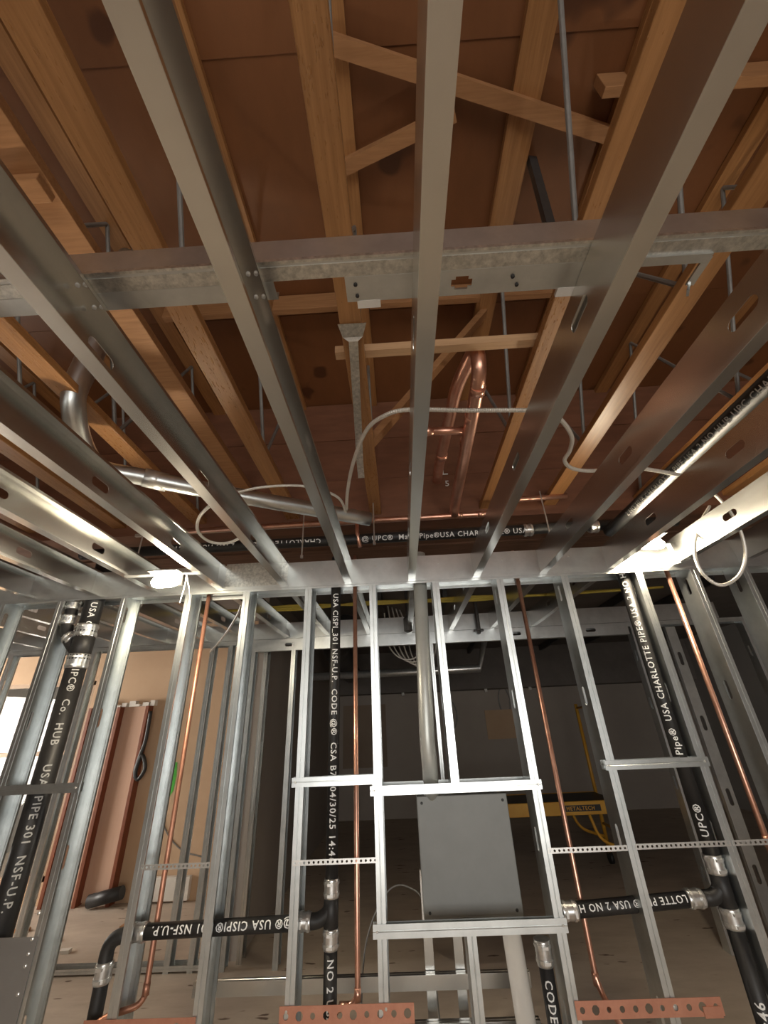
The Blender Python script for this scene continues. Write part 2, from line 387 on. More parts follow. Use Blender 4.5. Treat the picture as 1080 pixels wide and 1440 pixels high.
# ================================================================== ceiling joists
SL = [2.0+.135+.61*k-.0 for k in range(-5, 5)]
JY0 = -2.0
slots = [y-JY0 for y in (-.48, .13, .74, 1.365, 1.98)]
joists = [(-2.40, None), (-1.985, 'galvanized ceiling joist ending above the large black drain stack'),
 (-1.58, 'galvanized ceiling joist on the wall side of the lamp with hanging strings'),
 (-1.16, 'galvanized ceiling joist just past the lamp with hanging strings'),
 (-.743, 'galvanized ceiling joist with four screws at the crossing channel'),
 (-.328, 'galvanized ceiling joist ending above the lettered centre drain pipe'),
 (.082, 'galvanized ceiling joist ending above the vertical silver conduit'),
 (.497, 'galvanized ceiling joist that the white flexible cable runs into'),
 (.923, 'galvanized ceiling joist beside the S-bend of the white cable'),
 (1.345, 'galvanized ceiling joist ending next to the lamp with slanted bracket'),
 (1.752, 'galvanized ceiling joist with brightly lit web behind the hanging cable loop')]
for x, lab in joists:
    sl = list(slots)
    if abs(x-.497) < .01: sl = [y-JY0 for y in (-.5, .1, .71, 1.365, 1.98)]
    j = channel('ceiling_joist', (x, JY0, JZ), (x, 2.541, JZ), (0, 0, 1), (1, 0, 0), JT-JZ, .044, .012, sl, 'galvanized_joist', groove=False)
    tag(j, lab or 'galvanized ceiling joist farthest along toward the daylit windows', 'joist', 'ceiling joists')
    if -1.2 < x < 0:
        screws(j, [(x+.015, .60, JT-.001), (x+.034, .60, JT-.001), (x+.015, .66, JT-.001), (x+.034, .66, JT-.001)], (0, 0, -1))
j = channel('ceiling_joist', (-2.815, JY0, JZ), (-2.815, 2.541, JZ), (0, 0, 1), (1, 0, 0), JT-JZ, .044, .012, slots, 'galvanized_joist', groove=False); tag(j, 'galvanized ceiling joist farthest along toward the daylit windows', 'joist', 'ceiling joists')
j = channel('ceiling_joist', (2.165, JY0, JZ), (2.165, 2.541, JZ), (0, 0, 1), (1, 0, 0), JT-JZ, .044, .012, slots, 'galvanized_joist', groove=False); tag(j, 'shadowed galvanized ceiling joist past the brightly lit joist', 'joist', 'ceiling joists')
# joists of the bay behind the wall
rs = [.35, .96]
for k in range(14):
    x = -4.05+.4145*k
    j = channel('rear_joist', (x, 2.695, JZ), (x, 4.26, JZ), (0, 0, 1), (1, 0, 0), JT-JZ, .044, .012, rs, 'galvanized_joist', groove=False)
    tag(j, 'short galvanized joist spanning the bay behind the pipe-filled stud wall', 'joist', 'joists behind the stud wall')
# rim track closing the joist ends
rim = channel('rim_track', (-4.2, WY, JZ-.003), (3.2, WY, JZ-.003), (0, 0, 1), (0, 1, 0), JT-JZ+.004, .045, 0, (), 'galvanized'); tag(rim, 'long galvanized rim track closing the joist ends above the stud wall', 'track')
screws(rim, [(x+.2, WY-.001, 2.52) for x, _ in joists], (0, -1, 0))
sp = MB().box((-1.11, WY-.004, JZ+.006), (-.70, WY-.001, JT+.012)).obj('splice_plate', 'galvanized_spangle', rim)
rr = channel('rear_rim_track', (-4.2, 4.26, JZ-.003), (3.2, 4.26, JZ-.003), (0, 0, 1), (0, 1, 0), JT-JZ+.004, .045, 0, (), 'galvanized'); tag(rr, 'galvanized rim track over the doorway wall behind', 'track')
# channel crossing over the joists
cc = tag(empty('crossing_channel', (0, .6, JT)), 'galvanized channel crossing over the ceiling joists', 'channel')
channel('channel_body', (-2.9, .583, JT+.004), (2.4, .583, JT+.004), (0, 0, 1), (0, 1, 0), .092, .041, .0, (), 'galvanized', cc)
MB().box((-2.9, .576, JT+.002), (2.4, .583, JT+.012)).obj('edge_return', 'galvanized_spangle', cc)
MB().box((-2.9, .590, JT+.0015), (2.4, .6245, JT+.003)).obj('printed_flange', 'galvanized_spangle', cc)
def lid_plate(x0, x1, y0, y1, label, hole=None):
    m = MB(); P = lambda a, b: V(a, b, JT+.0022)
    if hole:
        m.add([P(x0, y0), P(hole-.06, y0), P(hole-.06, y1), P(x0, y1)], [(0, 1, 2, 3)])
        m.add([P(hole+.06, y0), P(x1, y0), P(x1, y1), P(hole+.06, y1)], [(0, 1, 2, 3)])
        # cross shaped knockout
        ym = (y0+y1)/2; xs = (-.06, -.026, -.016, .016, .026, .06); ys = (y0, ym-.017, ym-.009, ym+.009, ym+.017, y1)
        for i in range(5):
            for k in range(5):
                if (i in (1, 3) and k == 2) or (i == 2 and k in (1, 2, 3)): continue
                m.add([P(hole+xs[i], ys[k]), P(hole+xs[i+1], ys[k]), P(hole+xs[i+1], ys[k+1]), P(hole+xs[i], ys[k+1])], [(0, 1, 2, 3)])
    else: m.add([P(x0, y0), P(x1, y0), P(x1, y1), P(x0, y1)], [(0, 1, 2, 3)])
    for yy in (y0, y1):
        m.add([V(x0, yy, JT+.0022), V(x1, yy, JT+.0022), V(x1, yy, JT+.03), V(x0, yy, JT+.03)], [(0, 1, 2, 3)])
    return tag(m.obj('flat_plate', 'galvanized', None, solid=.0015), label, 'plate')
p = lid_plate(-.085, .50, .626, .692, 'flat galvanized plate with a cross-shaped knockout beside the crossing channel', .205)
screws(p, [(.33, .65, JT), (.345, .672, JT), (-.06, .645, JT), (-.058, .675, JT)], (0, 0, -1), .005, 'black_plastic')
MB().box((-.06, .69, JT+.001), (.0, .712, JT+.012)).obj('end_clip', 'white_cord', p)
MB().box((.455, .69, JT+.001), (.50, .715, JT+.012)).obj('end_clip', 'white_cord', p)
p = lid_plate(-.70, -.26, .626, .672, 'plain flat galvanized plate between the two screwed joists')
p = lid_plate(-1.9, -.745, .626, .672, 'plain flat galvanized plate running on toward the duct elbow')
# hooked bracket under the channel
m = MB().bar((.60, .632, JT-.0), (.80, .632, JT-.0), .022, .012); m.bar((.605, .63, JT), (.59, .70, JT-.005), .02, .006); m.bar((.795, .63, JT), (.79, .70, JT-.005), .02, .006)
m.bar((.59, .70, JT-.005), (.60, .705, JT-.03), .02, .006); m.bar((.79, .70, JT-.005), (.78, .705, JT-.03), .02, .006)
tag(m.obj('hook_bracket', 'galvanized'), 'small hooked metal bracket under the crossing channel', 'bracket')
# flared strap hanger
s0 = (-0.114, 1.092, 2.985)
m = MB(); sec = [((-0.116, 1.080, 2.990), .056), ((-0.119, 1.138, 2.985), .040), ((-0.118, 1.151, 2.975), .019), ((-0.136, 1.474, 2.930), .018), ((-0.157, 1.826, 2.860), .018), ((-0.162, 1.965, 2.840), .018)]
for (c, w) in sec: m.v += [(c[0]-w, c[1], c[2]), (c[0]+w, c[1], c[2])]
m.f = [(2*i, 2*i+1, 2*i+3, 2*i+2) for i in range(len(sec)-1)]
tag(m.obj('strap_hanger', 'galvanized_spangle', None, solid=.003), 'spangled galvanized strap with a flared top fixed under a truss chord', 'strap')

# ================================================================== stud wall with the pipes
def stud(X, label, z0=0, z1=JZ, name='wall_stud', Y=WY, depth=WD, group='studs of the pipe-filled wall', sl=None, mt='galvanized', cat='stud', w=.041):
    zs = sl if sl is not None else [.45, 1.06, 1.70, 2.30]
    s = channel(name, (X, Y, z0), (X, Y, z1), (0, 1, 0), (1, 0, 0), depth, w, .012, [z-z0 for z in zs if z0+.1 < z < z1-.1], mt, slot=(.05, .016))
    return tag(s, label, cat, group)
studs = [(-2.99, 'galvanized stud farthest along toward the bright windows'), (-2.578, 'galvanized stud one bay past the large black drain stack'), (-2.19, 'galvanized stud against the windows side of the large black drain stack'),
 (-1.773, 'galvanized stud between the large black stack and the red wood studs behind'), (-1.354, 'galvanized stud below the lamp with hanging strings'),
 (-.978, 'galvanized stud between a copper riser and the tall slotted jamb behind'), (-.579, 'galvanized stud on the near side of the centre drain pipe'),
 (-.17, 'galvanized stud between the centre copper riser and the grey panel'), (.638, 'galvanized stud beside the grey panel and the yellow scaffold'),
 (1.044, 'galvanized stud carrying one end of the short crosspiece'), (1.51, 'galvanized stud just past the drain pipe lettered along its length'),
 (1.85, 'galvanized stud past the copper riser under the lamp'), (2.165, 'galvanized stud farthest past the hanging cable loop'), (2.57, 'galvanized stud farthest past the hanging cable loop')]
for X, lab in studs: stud(X, lab)
stud(.231, 'short galvanized stud from the top track to the panel header', z0=1.306)
hz = 1.298; sz = 0.763
# top track of the wall
tt = channel('top_track', (-4.2, WY-.001, JZ-.002), (3.2, WY-.001, JZ-.002), (0, 1, 0), (0, 0, -1), WD+.003, .028, 0, (), 'galvanized'); tag(tt, 'galvanized top track of the pipe-filled stud wall', 'track')
bt = channel('bottom_track', (-4.2, WY-.001, .002), (3.2, WY-.001, .002), (0, 1, 0), (0, 0, 1), WD+.003, .03, 0, (), 'galvanized'); tag(bt, 'galvanized floor track of the pipe-filled stud wall', 'track')
def crosspiece(x0, x1, z, label, h=.042, depth=WD, y=WY-.004, down=False):
    c = channel('crosspiece', (x0, y, z-h/2 if not down else z+h/2), (x1, y, z-h/2 if not down else z+h/2), (0, 1, 0), (0, 0, 1 if not down else -1), depth, h, 0, (), 'galvanized')
    screws(c, [(x0+.02, y-.001, z), (x1-.02, y-.001, z)], (0, -1, 0))
    return tag(c, label, 'crosspiece')
crosspiece(-.19, .69, hz, 'galvanized header above the grey panel opening')
crosspiece(-.19, .69, sz, 'galvanized sill below the grey panel opening', h=.05, depth=.03)
crosspiece(-.60, -.13, 1.349, 'short galvanized crosspiece in front of the centre drain pipe', depth=.04)
crosspiece(1.03, 1.56, 1.367, 'short galvanized crosspiece in front of the lettered drain pipe', depth=.05)
crosspiece(-2.21, -1.735, 1.367, 'flat galvanized crosspiece in front of the large black stack', depth=.03)
stud(0.235, 'short galvanized stud below the panel sill', z1=sz-.02, z0=0)
# perforated pipe brackets
def perf(x0, x1, z, y, h, n, label, r, material='zinc_fitting', ends=0):
    m = MB(); P = lambda a, b: V(a, y, b); st = (x1-x0)/n
    for k in range(n):
        a = x0+st*k; rk = r if not isinstance(r, (list, tuple)) else r[k % len(r)]
        hole_ring(m, P, a, a+st, z-h/2, z+h/2, (a+st/2, z), min(rk, st*.42), min(rk, h*.42), 8)
    o = tag(m.obj('perforated_bracket', material, None, solid=.0025), label, 'bracket'); return o
perf(-1.324, -0.982, 1.024, WY-.003, .022, 17, 'narrow perforated strip bracing the copper riser near red wood studs', .0055)
perf(-.575, -.16, 1.019, WY-.003, .022, 18, 'narrow perforated strip bracing the centre copper riser', .0055)
perf(.66, 1.04, 1.029, WY-.003, .022, 17, 'narrow perforated strip in front of the yellow scaffold', .0055)
perf(1.08, 1.53, 1.032, WY-.003, .022, 20, 'narrow perforated strip crossing the lettered drain pipe', .0055)
perf(1.54, 1.87, 1.032, WY-.003, .022, 14, 'narrow perforated strip bracing the copper riser under the bright lamp', .0055)
cb = perf(-.60, -.02, 0.506, WY-.006, .062, 10, 'copper-coloured bracket with round holes below the centre drain pipe', (.012, .016, .011, .014), 'copper_strip')
screws(cb, [(-.57, WY-.008, cb.location.z+.045), (-.14, WY-.008, cb.location.z+.045)], (0, -1, 0), .006)
cb = perf(.66, 1.27, 0.498, WY-.006, .056, 11, 'copper-coloured bracket with round holes below the yellow scaffold', (.011, .016, .010, .011), 'copper_strip')
screws(cb, [(1.07, WY-.008, cb.location.z+.03)], (0, -1, 0), .006)
MB().box((1.185, WY-.012, cb.location.z-.004), (1.26, WY-.007, cb.location.z+.03)).obj('end_tab', 'copper_strip', cb)
cb = perf(-1.45, -.96, 0.483, WY-.006, .06, 9, 'copper-coloured bracket with round holes under the bent copper riser', (.012, .016, .011), 'copper_strip')
# steel backing plate low on the wall
m = MB().box((-2.55, WY-.006, .45), (-1.75, WY-.003, 0.787))
bp = tag(m.obj('backing_plate', 'plate_steel'), 'dark steel plate screwed across studs in front of the large stack', 'plate')
screws(bp, [(-1.775, WY-.007, z) for z in (.87, .78, .73, .69, .60, .5)], (0, -1, 0), .007)
# grey electrical panel back
PY = 2.70
m = MB().box((.05, PY, .735), (.535, PY+.11, 1.245))
ep = tag(m.obj('electrical_panel', 'grey_panel', None, bevel=.004), 'flat grey electrical panel box behind the framed opening', 'panel')
screws(ep, [(.075, PY-.001, 1.215), (.51, PY-.001, 1.215), (.08, PY-.001, .77), (.505, PY-.001, .77)], (0, -1, 0), .007, 'black_plastic')
# conduits into the panel
def conduit(name, pts, r, label, fit=(), material='galvanized', cat='conduit'):
    t = tag(empty(name, min(pts, key=lambda p: p[2])), label, cat)
    auto_smooth(MB().tube(fillet(pts, .12), r, 20).obj('conduit_tube', material, t))
    for c, d, L in fit:
        c = V(*c); d = V(*d).normalized()
        auto_smooth(MB().tube([c-d*L/2, c-d*L/2, c+d*L/2, c+d*L/2], [r, r+.005, r+.005, r], 20).obj('fitting', 'zinc_fitting', t))
    return t
cx = 0.146; cxb = 0.133
conduit('vertical_conduit', [(.166, 2.62, 2.62), (.126, 2.63, 1.5), (cxb, 2.66, 1.38), (cxb, 2.74, 1.24)], .043, 'thick vertical silver conduit dropping into the top of the grey panel', [((.157, 2.62, 2.33), (.036, 0, 1), .11), ((cxb, 2.73, 1.262), (0, 0, 1), .03)], 'conduit_steel')
lx = 0.470
conduit('lower_conduit', [(lx, 2.76, .74), (lx+.03, 2.76, 0.0)], .045, 'thick pale conduit running from the panel underside to the floor', [((lx, 2.76, .728), (0, 0, 1), .03)], 'white_scrap')

# ---- cast iron drain pipes with printed lettering
CY = 2.615
CAM = V(0, 0, 1.6)
def pipe_part(t, pts, r, bend=.1):
    return auto_smooth(MB().tube(fillet(pts, bend), r, 22).obj('pipe_section', 'cast_iron', t))
def facing(p): return (CAM-V(*p)).normalized()
UP, DN = (0, 0, 1), (0, 0, -1)
# centre stack
x = -0.394; R_ = .031
zt, z1, z2 = 2.62, 0.902, 0.720
t = tag(empty('drain_pipe', (x, CY, 0)), 'slim black drain pipe with white code lettering beside the centre copper riser', 'pipe')
pipe_part(t, [(x, CY, zt), (x, CY, z1)], R_); pipe_part(t, [(x, CY, z2), (x, CY, 0)], R_)
auto_smooth(MB().tube([(x, CY, z1), (x, CY, z2)], R_+.003, 22).obj('wye_fitting', 'cast_iron', t))
zb = 0.782; xb = -0.519
auto_smooth(MB().tube(fillet([(x, CY, z1-.02), (x-.01, CY, zb+.03), (x-.06, CY, zb), (xb, CY, zb)], .07), R_, 20).obj('branch_elbow', 'cast_iron', t))
coupling(t, (x, CY, z1), UP, R_); coupling(t, (x, CY, z2), UP, R_); coupling(t, (xb, CY, zb), (1, 0, 0), R_, .06)
lettering(t, 'USA CISPI_301 NSF-U.P.  CODE @®  CSA B70 04/30/25 14:46', (x, CY, 2.364), DN, facing((x, CY, 1.8)), R_, .045)
lettering(t, 'NO 2 USA', (x, CY, 0.660), DN, facing((x, CY, .8)), R_, .042)
# horizontal branch towards the red wood studs
h0 = (-1.335, 2.615, 0.765); h1 = (-0.549, 2.615, 0.778)
t = tag(empty('branch_pipe', (h0[0], CY, h0[2])), 'black horizontal drain pipe with upside-down lettering near the red wood studs', 'pipe')
pipe_part(t, [(h0[0], CY, h0[2]), (h1[0]-.03, CY, h1[2])], R_)
e1 = (-1.461, 2.615, 0.602); e2 = (-1.462, 2.615, 0.467)
pipe_part(t, [(h0[0], CY, h0[2]), (h0[0]-.12, CY, h0[2]-.02), (e1[0]+.01, CY, e1[2]), (e2[0]+.01, CY, 0.05)], R_, .09)
coupling(t, (h0[0]+.02, CY, h0[2]), (1, 0, 0), R_); coupling(t, (e1[0]+.01, CY, e1[2]+.03), UP, R_)
lettering(t, '@® USA CISPI® 301 NSF-U.P.', (h1[0]-.02, CY, h1[2]), (-1, 0, (h0[2]-h1[2])/(h1[0]-h0[0])), facing(h0), R_, .046)
lettering(t, '®G', (e2[0]+.01, CY, .36), UP, facing(e1), R_, .04)
# right-hand stack
rt0 = (1.511, 2.615, 2.409); x = 1.468; R2 = .036
z1, z2 = 0.939, 0.745
t = tag(empty('drain_pipe', (x, CY, 0)), 'black drain pipe with large upright white lettering under the bright lamp', 'pipe')
pipe_part(t, [(x, CY, 2.62), (x, CY, z1)], R2); pipe_part(t, [(x, CY, z2), (x, CY, 0)], R2)
auto_smooth(MB().tube([(x, CY, z1), (x, CY, z2)], R2+.003, 22).obj('wye_fitting', 'cast_iron', t))
b0 = (0.720, 2.615, 0.787); b1 = (1.353, 2.615, 0.816)
auto_smooth(MB().tube(fillet([(x, CY, z1-.01), (x-.01, CY, b1[2]+.03), (x-.05, CY, b1[2]), (b1[0], CY, b1[2])], .06), R_, 20).obj('branch_elbow', 'cast_iron', t))
coupling(t, (x, CY, z1), UP, R2); coupling(t, (x, CY, z2), UP, R2)
fr = facing((x, CY, 1.7))
lettering(t, 'UPC®', (x, CY, 1.048), UP, fr, R2, .046)
lettering(t, 'Pipe®  USA CHARLOTTE PIPE® USA 2 NO HUB', (x, CY, 1.395), UP, fr, R2, .0455)
lettering(t, '04/30/25 14:46', (x, CY, .12), UP, fr, R2, .052)
# horizontal branch by the scaffold
t = tag(empty('branch_pipe', b0), 'black horizontal drain pipe with upside-down lettering in front of the scaffold', 'pipe')
pipe_part(t, [(b0[0]-.02, CY, b0[2]), (b1[0], CY, b1[2])], R_)
coupling(t, (b0[0]+.01, CY, b0[2]), (1, 0, 0), R_); coupling(t, (b1[0]-.03, CY, b1[2]), (1, 0, 0), R_)
lettering(t, 'LOTTE PIPE® USA 2 NO HU', (b1[0]-.075, CY, b1[2]), (-1, 0, (b0[2]-b1[2])/(b1[0]-b0[0])), facing((1.0, CY, .9)), R_, .0385)
# short stub below the panel
q0 = (0.582, 2.615, 0.671)
t = tag(empty('drain_stub', (q0[0], CY, 0)), 'short black drain stub with a coupling below the grey panel', 'pipe')
pipe_part(t, [(q0[0], CY, q0[2]-.01), (q0[0], CY, 0)], R_); coupling(t, (q0[0], CY, q0[2]-.02), UP, R_, .09)
lettering(t, 'CODE @® 30', (q0[0], CY, q0[2]-.10), DN, facing(q0), R_, .044)
# large stack with its wye
x = -2.0; R4 = .056; zc1, zc2 = 2.208, 2.022
t = tag(empty('drain_stack', (x, CY, 0)), 'large black drain stack with faint lettering and a wye fitting at the top', 'pipe')
pipe_part(t, [(x, CY, 2.66), (x, CY, zc1)], R4); pipe_part(t, [(x, CY, zc2), (x, CY, 0)], R4)
auto_smooth(MB().tube([(x, CY, zc1), (x, CY, zc2)], R4+.004, 22).obj('wye_fitting', 'cast_iron', t))
xs = -2.142
auto_smooth(MB().tube(fillet([(x, CY, zc2+.03), (x-.10, CY+.0, zc1-.05), (xs, CY+.0, zc1+.02), (xs, CY+.0, 2.62)], .06), .036, 20).obj('wye_branch', 'cast_iron', t))
coupling(t, (x, CY, zc1), UP, R4, .08); coupling(t, (x, CY, zc2), UP, R4, .085)
coupling(t, (xs, CY, 2.383), UP, .036, .06); coupling(t, (xs, CY, 2.285), UP, .036, .06); coupling(t, (x-.09, CY, zc1-.045), (-.9, 0, .5), .036, .05)
fr = facing((x, CY, 1.8))
lettering(t, 'USA CH', (x, CY, 2.383), DN, fr, R4, .05)
lettering(t, 'IPC®  Co.  HUB', (x, CY, 1.975), DN, fr, R4, .052, 'print_grey')
lettering(t, 'USA  PIPE 301  NSF-U.P.', (x, CY, 1.479), DN, fr, R4, .052, 'print_grey')
# ---- copper risers
def copper(name, pts, r, label, mt='copper', rings=(), bend=.05):
    t = tag(empty(name, min(pts, key=lambda p: p[2])), label, 'pipe')
    auto_smooth(MB().tube(fillet(pts, bend), r, 14).obj('copper_tube', mt, t))
    for c, d in rings:
        c = V(*c); d = V(*d).normalized(); auto_smooth(MB().tube([c-d*.022, c+d*.022], r+.0025, 14).obj('solder_joint', mt, t))
    return t
x = -1.260; z = 0.503
copper('copper_riser', [(x, 2.665, 2.62), (x, 2.665, z), (x-.16, 2.62, z-.02), (x-.22, 2.50, z-.06)], .013, 'thin copper riser with a bent foot near the red wood studs', 'copper_dull', [((x, 2.665, z+.05), UP)])
x = -0.268; z = 0.509
copper('copper_riser', [(x, 2.60, 2.62), (x, 2.60, z), (x-.10, 2.60, z-.01), (x-.12, 2.58, z-.08)], .013, 'bright copper riser beside the slim lettered drain pipe', 'copper', [((x, 2.60, z+.03), UP), ((x-.06, 2.60, z-.005), (1, 0, 0))])
x = 0.809; z = 0.519
copper('copper_riser', [(x, 2.665, 2.62), (x, 2.665, z), (x+.04, 2.58, z-.09), (x+.10, 2.515, z-.19)], .013, 'copper riser passing the yellow scaffold to a holed bracket', 'copper', [((x, 2.665, z+.02), UP), ((x+.08, 2.536, z-.157), (.06, -.065, -.1))])
x = 1.744
copper('copper_riser', [(x, 2.60, 2.62), (x, 2.60, .1)], .014, 'copper riser standing below the lamp with slanted bracket', 'copper', [((x, 2.60, 1.02), UP)])

# ================================================================== pipes above the joists
z = 2.755; Rh = .036
t = tag(empty('overhead_drain', (0, 2.62, z-Rh)), 'long black lettered drain pipe lying above the rim track', 'pipe')
pipe_part(t, [(-2.2, 2.625, z-.01), (1.95, 2.625, z+.01)], Rh)
for xx in (-.42, .93, 1.38): coupling(t, (xx, 2.625, z), (1, 0, 0), Rh, .06)
fh = facing((0, 2.62, 2.75))
lettering(t, 'CHARLOTTE PIPE®', (-.50, 2.625, z), (-1, 0, 0), facing((-.8, 2.62, z)), Rh, .05)
lettering(t, '2 NO HUB  ®301', (-1.10, 2.625, z), (-1, 0, 0), facing((-1.3, 2.62, z)), Rh, .05)
lettering(t, '@ UPC®  Made Pipe®', (-.22, 2.625, z), (1, 0, 0), fh, Rh, .05)
lettering(t, 'USA CHARLOTTE® USA 2', (.32, 2.625, z), (1, 0, 0), facing((.7, 2.62, z)), Rh, .05)
t = tag(empty('overhead_drain', (1.46, 1.3, 2.66)), 'black lettered drain pipe running between joists toward the bright lamp', 'pipe')
pipe_part(t, [(1.46, -1.9, 2.70), (1.46, 2.60, 2.70)], Rh)
lettering(t, '2 NO HUB CHARLOTTE PIPE USA 2 NO HUB UPC CHARLOTTE PIPE', (1.46, 2.3, 2.70), (0, -1, 0), (-.9, -.2, -.55), Rh, .04, 'print_grey')
# copper mains
z = 2.885
t = copper('copper_main', [(-1.75, 2.60, z-.01), (.74, 2.60, z), (.80, 2.60, z), (.80, 2.60, z+.10), (1.25, 2.60, z+.11)], .02, 'horizontal copper main above the long black drain pipe', 'copper', [((.47, 2.60, z), (1, 0, 0)), ((.62, 2.60, z), (1, 0, 0)), ((-.26, 2.60, z), (1, 0, 0))])
auto_smooth(MB().tube([(-.25, 2.60, z), (-.25, 2.60, z-.09), (-.23, 2.60, z-.2)], .014, 12).obj('drop_tube', 'copper', t))
# copper loop running back along the trusses
zl = 2.97
t = copper('copper_loop', [(.437, 2.60, 2.89), (.44, 2.52, zl-.03), (.43, 1.55, zl), (.425, 1.36, zl+.01), (.43, 1.34, zl+.16), (.37, 1.6, zl+.17), (.33, 2.3, zl+.15), (.33, 2.5, zl+.15)], .034,
           'thick copper pipe doubling back in a loop under the deck', 'copper', [((.43, 1.46, zl), (0, 1, 0)), ((.43, 1.66, zl), (0, 1, 0)), ((.432, 1.86, zl), (0, 1, 0)), ((.34, 2.2, zl+.152), (0, 1, 0))], .09)
auto_smooth(MB().tube([(.43, 1.76, zl), (.20, 1.75, zl)], .022, 14).obj('branch_tube', 'copper', t))
auto_smooth(MB().tube([(.24, 1.75, zl), (.185, 1.75, zl)], .026, 14).obj('branch_cap', 'copper', t))
# silver duct with an elbow
t = tag(empty('round_duct', (-0.179, 2.229, 2.750)), 'round silver duct with a smooth elbow running behind the joists', 'duct')
e_ = (-1.450, 1.424, 2.860); pp = [(e_[0]+.01, e_[1]-.04, 4.09), (e_[0]+.01, e_[1]-.04, 3.3), (e_[0]+.0, e_[1]-.02, 2.98), (-1.473, 1.649, 2.820), (-1.271, 1.769, 2.790), (-0.805, 1.998, 2.770), (-0.143, 2.332, 2.760)]
sp_ = spline(pp, 8); auto_smooth(MB().tube(sp_, [.060-.016*min(1, i/26) for i in range(len(sp_))], 20).obj('duct_tube', 'galvanized', t))
a, b_ = V(*(-1.278, 1.762, 2.790)), V(*(-1.187, 1.825, 2.788)); auto_smooth(MB().tube([a, b_], .050, 20).obj('duct_coupling', 'zinc_fitting', t))
# hanger rods and clamps
for k, (px, py, pz) in enumerate([(-.13, 2.56, 2.79), (-.62, 2.56, 2.72), (1.05, 2.56, 2.79), (-1.75, 2.56, 2.72)]):
    t = tag(empty('hanger_rod', (px, py, pz)), ('threaded hanger rod beside the copper main tee', 'threaded hanger rod at the cable loop', 'threaded hanger rod by the bright lamp', 'threaded hanger rod over the large drain stack')[k], 'hanger rod')
    MB().tube([(px, py, pz-.1), (px, py, 3.02)], .005, 8).obj('rod', 'zinc_fitting', t)
    MB().tube([(px, py, pz-.11), (px, py, pz-.09)], .011, 6).obj('nut', 'zinc_fitting', t)
for k, (x0, x1, zz) in enumerate([(-1.9, -.2, 2.91), (-.1, .75, 2.93)]):
    tag(MB().bar((x0, 2.70, zz), (x1, 2.70, zz+.01), .02, .02).obj('unistrut', 'zinc_fitting'), ('pale metal strut behind the copper main near the duct', 'pale metal strut behind the copper loop foot')[k], 'strut')

# ================================================================== cables
arc = arc_cable('flexible_cable', [(-0.285, 2.275, 2.780), (-0.243, 1.997, 2.780), (-0.179, 1.705, 2.770), (-0.095, 1.452, 2.760), (-0.011, 1.348, 2.750), (0.093, 1.318, 2.750), (0.315, 1.342, 2.750), (0.567, 1.352, 2.740), (0.653, 1.327, 2.700), (0.718, 1.361, 2.680), (0.799, 1.473, 2.680), (0.828, 1.580, 2.680), (0.833, 1.661, 2.680), (0.901, 1.736, 2.680), (1.001, 1.750, 2.670), (1.131, 1.701, 2.650), (1.215, 1.707, 2.640), (1.359, 1.734, 2.620), (1.449, 1.735, 2.590)], .0100, 'mc_cable', True); tag(arc, 'long white ribbed cable arching over joists and ending in an S-bend', 'cable')
arc = arc_cable('flexible_cable', [(-0.827, 1.897, 2.750), (-0.685, 1.876, 2.760), (-0.494, 1.882, 2.760), (-0.371, 1.949, 2.760), (-0.295, 2.055, 2.760), (-0.280, 2.236, 2.760)], .008, 'mc_cable', True); tag(arc, 'thin white cable lying along the silver duct', 'cable')
arc = arc_cable('flexible_cable', [(-0.772, 1.748, 2.660), (-0.894, 1.779, 2.620), (-1.020, 1.904, 2.610), (-1.090, 2.055, 2.600), (-1.082, 2.198, 2.600), (-0.991, 2.245, 2.610), (-0.883, 2.211, 2.640)], .009, 'mc_cable', True); tag(arc, 'white cable drooping in a loop beside the screwed joist', 'cable')
arc = arc_cable('flexible_cable', [(1.921, 2.250, 2.789), (1.946, 2.220, 2.721), (1.965, 2.200, 2.555), (1.938, 2.200, 2.372), (1.851, 2.200, 2.242), (1.731, 2.200, 2.189), (1.661, 2.200, 2.260), (1.682, 2.220, 2.391), (1.804, 2.260, 2.570), (1.942, 2.300, 2.707)], .0095, 'mc_cable', True); tag(arc, 'white cable hanging in a big loop beside the bright lamp', 'cable')
for k in range(3):
    o = arc_cable('yellow_cable', [(-2.6, 3.68+.03*k, 2.60), (-1.6, 3.72+.02*k, 2.585+.008*k), (-.9, 3.70+.03*k, 2.60-.012*k), (-.2, 3.74-.01*k, 2.585+.01*k), (.6, 3.70+.03*k, 2.60-.01*k), (1.4, 3.73+.02*k, 2.59+.008*k), (2.4, 3.70, 2.60)], .011, 'yellow_cable'); tag(o, 'yellow cable lying along the tops of the rear joists', 'cable', 'yellow cables behind the wall')
o = arc_cable('grey_conduit', [(-1.115, 2.900, 2.463), (-1.216, 3.100, 2.402), (-1.456, 3.500, 2.341), (-1.904, 4.255, 2.317)], .009, 'galvanized'); tag(o, 'thin grey conduit slanting behind the copper riser', 'conduit')

